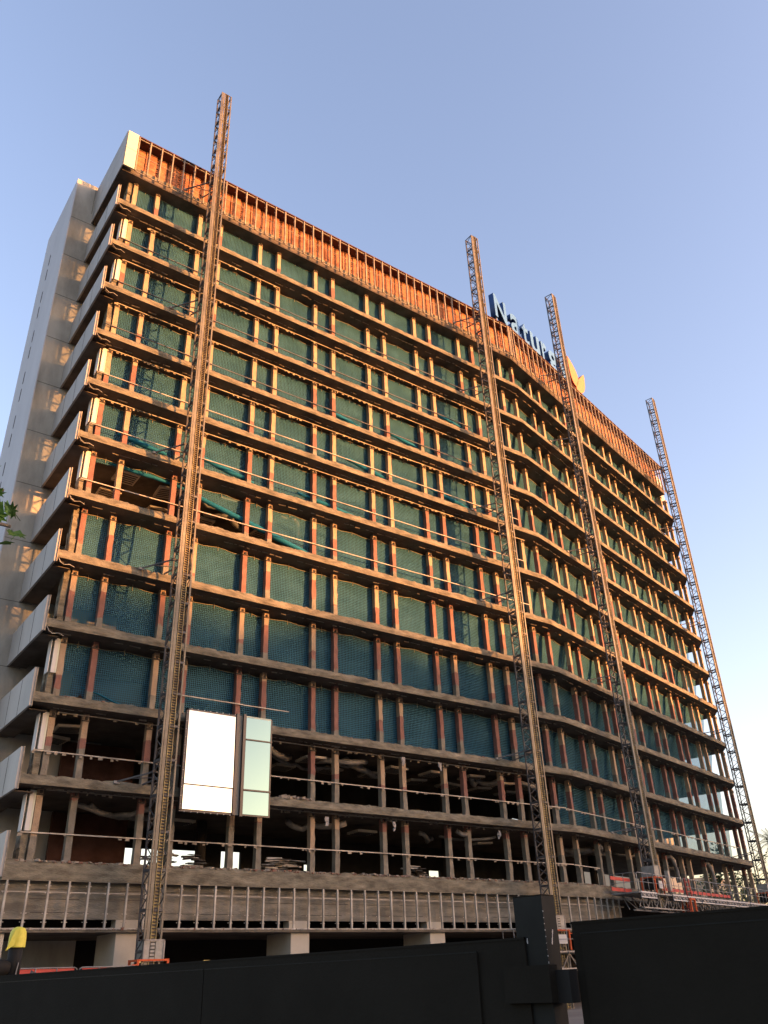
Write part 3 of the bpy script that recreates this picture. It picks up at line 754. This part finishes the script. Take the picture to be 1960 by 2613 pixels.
def drive(root, mw, x, y, zrel, frame=True):
    """motor unit wrapped round the mast"""
    mb = MB(); mb.box((x, y, zrel+1.0), (.82, .86, .72), 'grill')
    for dx in (-.42, .42): mb.box((x+dx, y-.44, zrel+1.0), (.05, .05, .78), 'galv')
    for dz in (.63, 1.37): mb.box((x, y-.44, zrel+dz), (.89, .05, .05), 'galv')
    link('motor_cage', mb.mesh('motor_cage'), root, mw)
    mb = MB(); mb.box((x, y, zrel+.28), (.9, .8, .6), 'black')
    link('drive_unit', mb.mesh('drive_unit'), root, mw)
    mb = MB()
    for dx in (-.62, .62): mb.box((x+dx, y-.45, zrel+.2), (.09, .09, 1.0), 'orange'); mb.box((x+dx, y+.45, zrel+.2), (.09, .09, 1.0), 'orange'); mb.bar((x+dx, y-.45, zrel+.66), (x+dx, y+.45, zrel+.66), .07, 'orange')
    mb.bar((x-.62, y-.47, zrel+.66), (x+.62, y-.47, zrel+.66), .07, 'orange')
    for sgn in (-1, 1): mb.tube([(x+sgn*.62, y-.47, zrel+.5), (x+sgn*.85, y-.47, zrel+.5), (x+sgn*.9, y-.47, zrel+.45), (x+sgn*.9, y-.47, zrel-.1)], .03, 'orange', 5)
    link('orange_frame', mb.mesh('orange_frame'), root, mw)
    mb = MB(); mb.box((x, y-.53, zrel+.22), (.62, .02, .45), 'white'); link('panel_cover', mb.mesh('panel_cover'), root, mw)
# right platform on the two masts of the right wing
U0 = LA+2.3
rt_, mwp = platform(U0, .5, 2.35, 30.5, 5.92, 'long work platform with red boards and white toe boards under the right wing', [(.1, 2.9, .92, 1.82), (.1, 2.9, .28, 1.82), (5.2, 11.5, .62, 1.8), (12.6, 20.6, .62, 1.8), (0.0, .03, .6, .9)])
drive(rt_, mwp, 3.9, .75, .35)
drive(rt_, mwp, 25.85, .75, .35)
mb = MB(); mb.box((4.95, .1, .85), (.24, .24, 1.2), 'pipe'); link('white_cylinder_case', mb.mesh('white_cylinder_case'), rt_, mwp)
mb = MB()
for (a, b) in (((7.35, -.02, 1.15), (7.45, -.02, -1.5)), ((8.05, -.02, 1.15), (8.3, -.02, -1.5))): mb.bar(a, b, .06, 'red')
for i in range(8): mb.bar((7.38+.01*i, -.02, .9-i*.3), (8.08+.03*i, -.02, .9-i*.3), .035, 'red')
link('access_ladder', mb.mesh('access_ladder'), rt_, mwp)
mb = MB()
for dx in (0, .75): mb.box((7.4+dx, -.15, -.75), (.10, .10, 1.25), 'orange'); mb.box((7.4+dx, .45, -.75), (.10, .10, 1.25), 'orange')
for z in (-.16, -1.36):
    mb.box((7.78, -.15, z), (.85, .10, .10), 'orange'); mb.box((7.4, .15, z), (.09, .6, .09), 'orange'); mb.box((8.15, .15, z), (.09, .6, .09), 'orange')
mb.box((7.78, -.12, -.75), (.45, .03, .85), 'black'); mb.box((7.4, .8, -1.36), (2.2, .4, .08), 'orange')
link('ladder_cage', mb.mesh('ladder_cage'), rt_, mwp)
# left platform at the first mast, only its rails and motor show over the gate
lt_, mwl = platform(.4, .55, 2.3, 9.4, 1.42, 'low work platform with red boards parked at the foot of the leftmost mast', [(.15, 2.2, .95, .03), (2.5, 4.55, .95, .03)], banner=False)
drive(lt_, mwl, 5.37, .72, .62)
mb = MB(); mb.box((P(uX(38.02), 1.6).x, D-1.6, 2.2), (1.0, 1.0, 1.0), 'grill')
m2 = [o for o in bpy.data.objects if o.name.startswith('climber_mast')][1]
t_, mw2 = platform(uX(38.02)-3, .55, 2.3, 6.0, 2.75, 'short work platform glimpsed between the gate post and the gate leaf', [(3.9, 5.2, .5, .1)], banner=False)
drive(t_, mw2, 3.0, .72, .35)

# ------------------------------------------------------------ glass mock-up
def glass_sample():
    y = D-.5; root = thing('glass_facade_sample', (16.13, y, 8.75), 'mirrored glass facade sample of two bright units in dark frames hung on the lower storeys', 'glass panel')
    def pane(x0, x1, z0, z1, k, tx, tz):
        w2, h2 = (x1-x0)/2, (z1-z0)/2; mb = MB(); mb.box((0, 0, 0), (x1-x0, .03, z1-z0), k)
        mw = Matrix.Translation(((x0+x1)/2, y-.045, (z0+z1)/2)) @ Matrix.Rotation(R(tz), 4, 'Z') @ Matrix.Rotation(R(tx), 4, 'X')
        link('pane', mb.mesh('pane'), root, mw)
    pane(16.17, 18.66, 9.93, 13.33, 'glassA', -.4, .6); pane(16.17, 18.66, 8.80, 9.87, 'glassA', -.4, .6)
    pane(19.24, 20.60, 12.33, 13.38, 'glassB', 1.2, -.8); pane(19.24, 20.60, 9.93, 12.25, 'glassB', .6, -.8); pane(19.24, 20.60, 8.78, 9.84, 'glassB', 0, -.8)
    def fr(x0, x1, z0, z1, k='frame', yy=0, d=.16, nm='frame_bar'):
        mb = MB(); mb.box(((x0+x1)/2, y+yy, (z0+z1)/2), (x1-x0, d, z1-z0), k); baked(nm, mb, root)
    fr(16.05, 16.16, 8.74, 13.42, yy=.05); fr(18.68, 18.82, 8.70, 13.50, yy=-.03); fr(19.06, 19.21, 8.66, 13.52, yy=-.03); fr(18.83, 19.05, 8.72, 13.45, 'greybox', .06, .1, 'infill_strip')
    fr(20.62, 20.69, 8.70, 13.44, yy=.02); fr(16.05, 18.7, 13.34, 13.42, yy=.05); fr(16.05, 18.7, 8.70, 8.78, yy=.05); fr(19.2, 20.66, 8.70, 8.76); fr(19.2, 20.62, 13.39, 13.46, 'cream', .0, .12)
    fr(16.17, 18.66, 9.875, 9.925, 'greybox'); fr(19.22, 20.68, 12.26, 12.32, yy=-.05); fr(19.22, 20.68, 9.85, 9.92, yy=-.05)
    mb = MB()
    for i in range(12): mb.box((16.07, y-.06, 9.0+i*.38), (.03, .05, .03), 'white')
    for i in range(8): mb.box((16.3+i*.33, y-.02, 13.43), (.03, .05, .04), 'white'); mb.box((16.3+i*.33, y-.02, 8.69), (.03, .05, .04), 'white')
    baked('clips', mb, root)
    mb = MB()
    for x in (16.4, 18.4, 19.5, 20.4):
        for z in (9.3, 13.0): mb.box((x, y+.25, z), (.08, .45, .08), 'frame')
    baked('bracket', mb, root)
glass_sample()

# ------------------------------------------------------------ roof sign
def sign():
    root = thing('roof_sign', tuple(P(LA+.3, -1.5, ZF1)), 'big blue block letters spelling Naturgy standing on the roof edge', 'sign')
    base = 53.45; Hc = 2.75
    spec = [('N', .35, 2.35), ('a', 3.05, 4.75), ('t', 5.05, 6.2), ('u', 6.6, 8.2), ('r', 8.65, 9.6), ('g', 9.85, 11.75), ('y', 12.1, 13.7)]
    for ch, s0, s1 in spec:
        me = textmesh(ch, 4.15, .26, 'blue_f', 'blue_s', 'letter', .085)
        xs = [v.co.x for v in me.vertices]; w_ = max(xs)-min(xs)
        sx = (s1-s0)/w_; s0 -= .28; s1 -= .28; sy_ = .90 if ch == 'N' else 1.0 if ch == 't' else 1.13
        q = P(LA+s0, -1.5, base); mw = T(q.x, q.y, q.z, TH) @ Matrix.Rotation(R(90), 4, 'X') @ Matrix.Diagonal((sx, sy_, 1, 1)) @ Matrix.Translation((-min(xs), 0, 0))
        link('letter', me, root, mw)
        mb = MB()
        for f_ in (.25, .75):
            s = s0+(s1-s0)*f_; mb.bar(P(LA+s, -1.5, ZF1-.05), P(LA+s, -1.5, base+.1), .07, 'galv'); mb.bar(P(LA+s, -2.6, ZF1-.05), P(LA+s, -1.5, base+.1), .05, 'galv')
        baked('letter_support', mb, root)
    fl = thing('flame_emblem', tuple(P(LA+14.5, -1.5, ZF1)), 'orange two-petal flame emblem standing at the right of the roof letters', 'sign')
    def petal(c0, c1, wd, skew, nm):
        # outline in (s, z): pointed at c1 (tip), rounded foot at c0
        n = 22; ax = Vector((c1[0]-c0[0], c1[1]-c0[1])); L_ = ax.length; ax /= L_; px = Vector((ax.y, -ax.x)); out = []
        for i in range(n+1): t = i/n; out.append((t, 1))
        for i in range(n-1, 0, -1): t = i/n; out.append((t, -1))
        pts = []
        for t, sd_ in out:
            hw = wd*(math.sin(math.pi*min(1, t**.72))**.85)*.5
            bow = skew*math.sin(math.pi*t)
            q = Vector(c0)+ax*(t*L_)+px*(hw*sd_+bow); pts.append(q)
        mb = MB(); N_ = len(pts)
        for o_ in (-1.25, -1.85):
            for q in pts: mb.v.append(tuple(P(LA+q.x, o_, q.y)))
        mb.face(list(range(N_)), 'or_f'); mb.face(list(range(N_, 2*N_))[::-1], 'or_s')
        for i in range(N_): j = (i+1) % N_; mb.face((i, i+N_, j+N_, j), 'or_s')
        baked(nm, mb, fl)
    petal((15.1, 53.9), (14.15, 57.3), 1.75, .35, 'petal')
    petal((15.2, 53.4), (17.5, 56.75), 1.35, .25, 'petal')
    mb = MB()
    for s in (15.0, 15.6): mb.bar(P(LA+s, -1.55, ZF1-.05), P(LA+s, -1.55, 54.2), .07, 'galv')
    baked('emblem_support', mb, fl)
sign()

# ------------------------------------------------------------ foreground gate and post
def gate():
    a = Vector((7.11, 7.75, 0)); b = Vector((4.84, 19.2, 0)); d = (b-a).normalized(); rz = math.atan2(d.y, d.x); n = Vector((-d.y, d.x, 0))  # n points to camera side (-x)
    if n.x > 0: n = -n
    def leaf(o, L_, top, label, seams, border_near, name='sliding_gate'):
        root = thing(name, (o.x, o.y, 0), label, 'gate', None, rz); mw = W[root.name]
        def bx(nm, c, dd, k='gate'):
            mb = MB(); mb.box(c, dd, k); me = mb.mesh(nm); link(nm, me, root, mw)
        bx('leaf_frame', (L_/2, 0, top/2+.03), (L_, .06, top-.06))
        # raised sheets on the camera side (+y local faces -x)
        xs = [border_near]+seams+[L_-.1]
        for x0, x1 in zip(xs, xs[1:]): bx('sheet', ((x0+x1)/2, .045, (top-.12)/2+.05), (x1-x0-.018, .03, top-.12-.10)); bx('edge_glint', ((x0+x1)/2, .058, top-.12+.006), (x1-x0-.02, .012, .010), 'post')  # thin strip painted as sky light caught on each sheet's top edge
        bx('cap_rail', (L_/2, 0, top-.012), (L_+.0, .075, .024))
        return root, mw
    leaf(a-d*.44, 26, 1.972, 'black sheet steel gate leaf running away to the left of the post', [5.6, 12.9, 19.9], .62)
    o2 = Vector((7.46, 6.86, 0)); 
    leaf(o2-d*9, 9.0, 2.09, 'black sheet steel gate leaf in front at the right of the post', [4.0], .3)
    pr = thing('gate_post', (7.33, 7.27, 0), 'thick square black post rising above the gate between its two leaves', 'post', None, rz); mw = W[pr.name]
    mb = MB(); mb.box((0, 0, 1.18), (.37, .25, 2.36), 'post'); link('shaft', mb.mesh('shaft'), pr, mw)
    mb = MB(); mb.box((0, 0, 2.368), (.37, .25, .012), 'gate'); link('cap', mb.mesh('cap'), pr, mw)
    mb = MB(); mb.box((.05, .14, 1.53), (.58, .16, .34), 'gate'); link('guide_bracket', mb.mesh('guide_bracket'), pr, mw)
    mb = MB(); mb.box((-.29, .02, 1.50), (.22, .16, .30), 'black'); link('rubber_stop', mb.mesh('rubber_stop'), pr, mw)
    mb = MB(); mb.box((.30, .06, 1.0), (.035, .05, 1.95), 'post'); link('edge_strip', mb.mesh('edge_strip'), pr, mw)
    mb = MB()
    for i in range(7): mb.box((-.187, -.02+i*.006, 2.02-i*.02), (.004, .012, .022), 'scratch', 0, .003)
    for i in range(4): mb.box((.05, .127, 1.95-i*.012), (.010, .004, .014), 'scratch', 0, .002)
    for i in range(9): mb.box((-.186, .122, 1.72+i*.06+rnd.uniform(0, .01)), (.005, .006, rnd.uniform(.004, .018)), 'scratch')
    link('paint_scratches', mb.mesh('paint_scratches'), pr, mw)
gate()

# ------------------------------------------------------------ machine with the yellow hood
def machine():
    X, Y = 6.32, 24.0; root = thing('site_machine', (X, Y, 0), 'black machine with a yellow hood over its upright pipe behind the gate at far left', 'machine')
    def bake_low(nm, m_, rt__, smooth=False):
        m_.v = [(a_, b_, c_-.62) for a_, b_, c_ in m_.v]; baked(nm, m_, rt__, smooth=smooth)
    mb = MB(); mb.tube([(X, Y, 2.6), (X, Y, 3.35)], .165, 'black', 16); bake_low('pipe', mb, root, smooth=True)
    mb = MB(); prof = [(.205, 3.28), (.20, 3.5), (.185, 3.62), (.14, 3.70), (.06, 3.735), (.005, 3.74)]; sg = 20; ids = []
    for r_, z in prof: ids.append([len(mb.v)+j for j in range(sg)]); mb.v += [(X+r_*math.cos(2*math.pi*j/sg), Y+r_*math.sin(2*math.pi*j/sg), z) for j in range(sg)]
    for a, b in zip(ids, ids[1:]):
        for j in range(sg): mb.face((a[j], a[(j+1) % sg], b[(j+1) % sg], b[j]), 'yellow')
    bake_low('hood', mb, root, smooth=True)
    mb = MB(); mb.quad([(X-.12, Y-.20, 3.66), (X-.02, Y-.23, 3.66), (X-.12, Y-.23, 3.32), (X-.30, Y-.22, 3.20)], 'yellow'); mb.quad([(X-.30, Y-.22, 3.20), (X-.12, Y-.23, 3.32), (X-.02, Y-.215, 3.66), (X-.12, Y-.185, 3.66)], 'yellow'); bake_low('hood_flap', mb, root)
    mb = MB(); mb.tube([(X-1.4, Y, 2.05), (X-1.0, Y, 2.65), (X-.45, Y, 2.86), (X-.1, Y, 2.85)], [.35, .28, .2, .16], 'black', 12); bake_low('arm', mb, root, smooth=True)
    mb = MB(); mb.tube([(X-1.3, Y, 1.4), (X-.4, Y, 1.9), (X+.0, Y, 2.05), (X+.25, Y, 2.0)], [.6, .5, .38, .25], 'black', 14); mb.box((X-.3, Y, 1.0), (1.3, .9, 2.0), 'black'); bake_low('body', mb, root)
    mb = MB(); mb.tube([(X-.15, Y-.2, 2.6), (X+.1, Y-.25, 2.62), (X+.28, Y-.25, 2.5), (X+.33, Y-.2, 2.2)], .035, 'greyhose', 7); mb.tube([(X+.33, Y-.1, 2.1), (X+.38, Y-.1, 2.55), (X+.44, Y-.1, 2.76), (X+.50, Y-.1, 2.72), (X+.46, Y-.1, 2.4), (X+.40, Y-.1, 2.1)], .04, 'greyhose', 7); bake_low('hose', mb, root, smooth=True)
    mb = MB(); mb.bar((X+.01, Y-.19, 2.52), (X+.06, Y-.19, 2.95), .02, 'galv'); bake_low('rod', mb, root)
machine()

# ------------------------------------------------------------ near tree: one branch enters at the left edge
def leaf_mesh():
    lobes = [(0, 0), (.16, .04), (.30, -.06), (.26, .10), (.48, .16), (.30, .22), (.42, .42), (.22, .38), (.14, .52), (0, .78)]
    pts = lobes+[(-x, y) for x, y in lobes[1:-1]][::-1]; mb = MB()
    mb.v = [(x*.21, y*.21, .018*math.sin(6*x)+.02*abs(x)) for x, y in pts]+[(0, .05, .0)]
    c = len(pts)
    for i in range(len(pts)): mb.face((c, i, (i+1) % len(pts)), 'leaf')
    mb.tube([(0, -.07, -.01), (0, 0, 0)], .003, 'leaf', 4)
    return mb.mesh('leaf')
def near_tree():
    tx, ty = -2.9, 6.9; root = thing('plane_tree', (tx, ty, 0), 'green plane tree whose leafy branch enters at the left edge', 'tree')
    mb = MB(); mb.tube([(tx, ty, 0), (tx+.05, ty, 1.5), (tx-.05, ty+.1, 3.2), (tx+.1, ty, 4.6), (tx-.2, ty+.2, 6.5)], [.24, .2, .17, .13, .07], 'bark', 10); baked('trunk', mb, root, smooth=True)
    lm = leaf_mesh(); r = random.Random(11)
    br = [((tx+.0, ty+.1, 3.2), (-1.0, 6.8, 4.4), (.35, 6.75, 5.02), (1.20, 6.75, 5.02)), ((tx+.1, ty, 4.3), (-1.4, 7.2, 5.1), (-.1, 7.0, 5.45), (1.10, 6.8, 5.36)), ((tx+.1, ty, 4.6), (-4.2, 6.2, 5.8), (-4.9, 5.8, 6.4)), ((tx, ty, 3.8), (-2.6, 5.4, 4.9), (-2.2, 4.6, 5.4))]
    for bi, pts in enumerate(br):
        mb = MB(); n = len(pts); mb.tube(pts, [.07*(1-.8*i/(n-1)) for i in range(n)], 'bark', 6); b_ = baked('branch', mb, root, smooth=True)
        cnt = 60 if bi < 2 else 14
        for i in range(cnt):
            t = r.random()**.45*(n-1); s = min(int(t), n-2); f = t-s; q = Vector(pts[s]).lerp(Vector(pts[s+1]), f)
            sp_ = .20; q += Vector((r.uniform(-sp_, sp_*.5), r.uniform(-sp_, sp_), r.uniform(-sp_*1.3, sp_*.6)))
            mw = Matrix.Translation(q) @ Matrix.Rotation(r.uniform(0, 6.28), 4, 'Z') @ Matrix.Rotation(r.uniform(.3, 1.5), 4, 'X') @ Matrix.Rotation(r.uniform(-.6, .6), 4, 'Y') @ Matrix.Scale(r.uniform(.65, 1.15), 4)
            link('leaf', lm, b_, mw)
near_tree()

# ------------------------------------------------------------ far things seen past the right end and through the frame
def far_building(cx_, cy_, wx, wy, h, rz, label, k='farwall'):
    root = thing('distant_building', (cx_, cy_, 0), label, 'building', None, rz); mw = W[root.name]
    mb = MB(); mb.box((0, 0, h/2), (wx, wy, h), k); link('wall', mb.mesh('wall'), root, mw)
    mb = MB(); mb.box((0, 0, h+.3), (wx+.6, wy+.6, .6), k); link('roof', mb.mesh('roof'), root, mw)
    mb = MB(); mb.box((0, 0, 0), (1.4, .16, 1.6), 'farglass'); wm = mb.mesh('window')
    for i in range(int(wx/3.2)):
        for j in range(int(h/3.4)):
            link('window', wm, root, mw @ Matrix.Translation((-wx/2+1.9+i*3.2, -wy/2-.02, 2+j*3.4)))
far_building(151, 123, 24, 16, 39, R(20), 'sunlit sand coloured apartment tower far behind the right end of the building')
far_building(203, 143, 12, 12, 21, R(15), 'low sunlit orange block seen through the lowest open storey at right')
def far_tree(x, y, h, r0, label, seed):
    root = thing('distant_tree', (x, y, 0), label, 'tree'); r = random.Random(seed)
    mb = MB(); mb.tube([(x, y, 0), (x+.2, y, h*.4), (x, y, h*.75)], [.35, .25, .12], 'bark', 8)
    for i in range(6): a = i*1.05; mb.tube([(x, y, h*.45), (x+r0*.6*math.cos(a), y+r0*.6*math.sin(a), h*.72)], [.12, .05], 'bark', 5)
    baked('trunk', mb, root)
    mb = MB()
    cl = [(Vector((x+r.gauss(0, r0*.45), y+r.gauss(0, r0*.45), h*.68+r.gauss(0, h*.13))), r0*r.uniform(.2, .42)) for i in range(26)]
    for c_, rr in cl:
        for i in range(90):
            d = Vector((r.gauss(0, 1), r.gauss(0, 1), r.gauss(0, 1))).normalized()*rr*r.uniform(.6, 1.05); p = c_+d; s = r.uniform(.15, .32)
            a_ = Vector((r.uniform(-1, 1), r.uniform(-1, 1), r.uniform(-1, 1))).normalized(); b_ = a_.orthogonal().normalized()
            mb.quad([p-a_*s, p+b_*s*.6, p+a_*s, p-b_*s*.6], 'leafdark')
    baked('crown', mb, root)
far_tree(110, 71.5, 16.5, 4.2, 'dark leafy tree seen through the lowest storey near the right end', 3)
def palm(x, y, h):
    root = thing('palm_tree', (x, y, 0), 'palm tree with feathery fronds at the right edge beyond the last mast', 'tree')
    mb = MB(); mb.tube([(x, y, 0), (x+.1, y, h*.5), (x, y, h)], [.3, .22, .2], 'bark', 9); baked('trunk', mb, root, smooth=True)
    r = random.Random(4)
    for i in range(26):
        a = i*2.4; el = r.uniform(-.3, 1.1); L_ = r.uniform(2.0, 2.9); mb = MB(); prev = None; pts = []
        for j in range(9):
            t = j/8; rad = L_*t; z = h+math.sin(el)*rad-1.3*t*t*math.cos(el); pts.append(Vector((x+math.cos(a)*rad*math.cos(el*.7), y+math.sin(a)*rad*math.cos(el*.7), z)))
        for j in range(8):
            d = (pts[j+1]-pts[j]); side = d.cross(Vector((0, 0, 1))).normalized()
            for s_ in (-1, 1):
                for q in range(2):
                    p = pts[j]+d*q*.5; tip = p+side*s_*.55*(1-j/11)+d*.5-Vector((0, 0, .22)); mb.quad([p, p+d*.22, tip], 'leafdark')
            mb.quad([pts[j]-side*.02, pts[j+1]-side*.02, pts[j+1]+side*.02, pts[j]+side*.02], 'leafdark')
        baked('frond', mb, root)
palm(89.5, 52.6, 13.2)
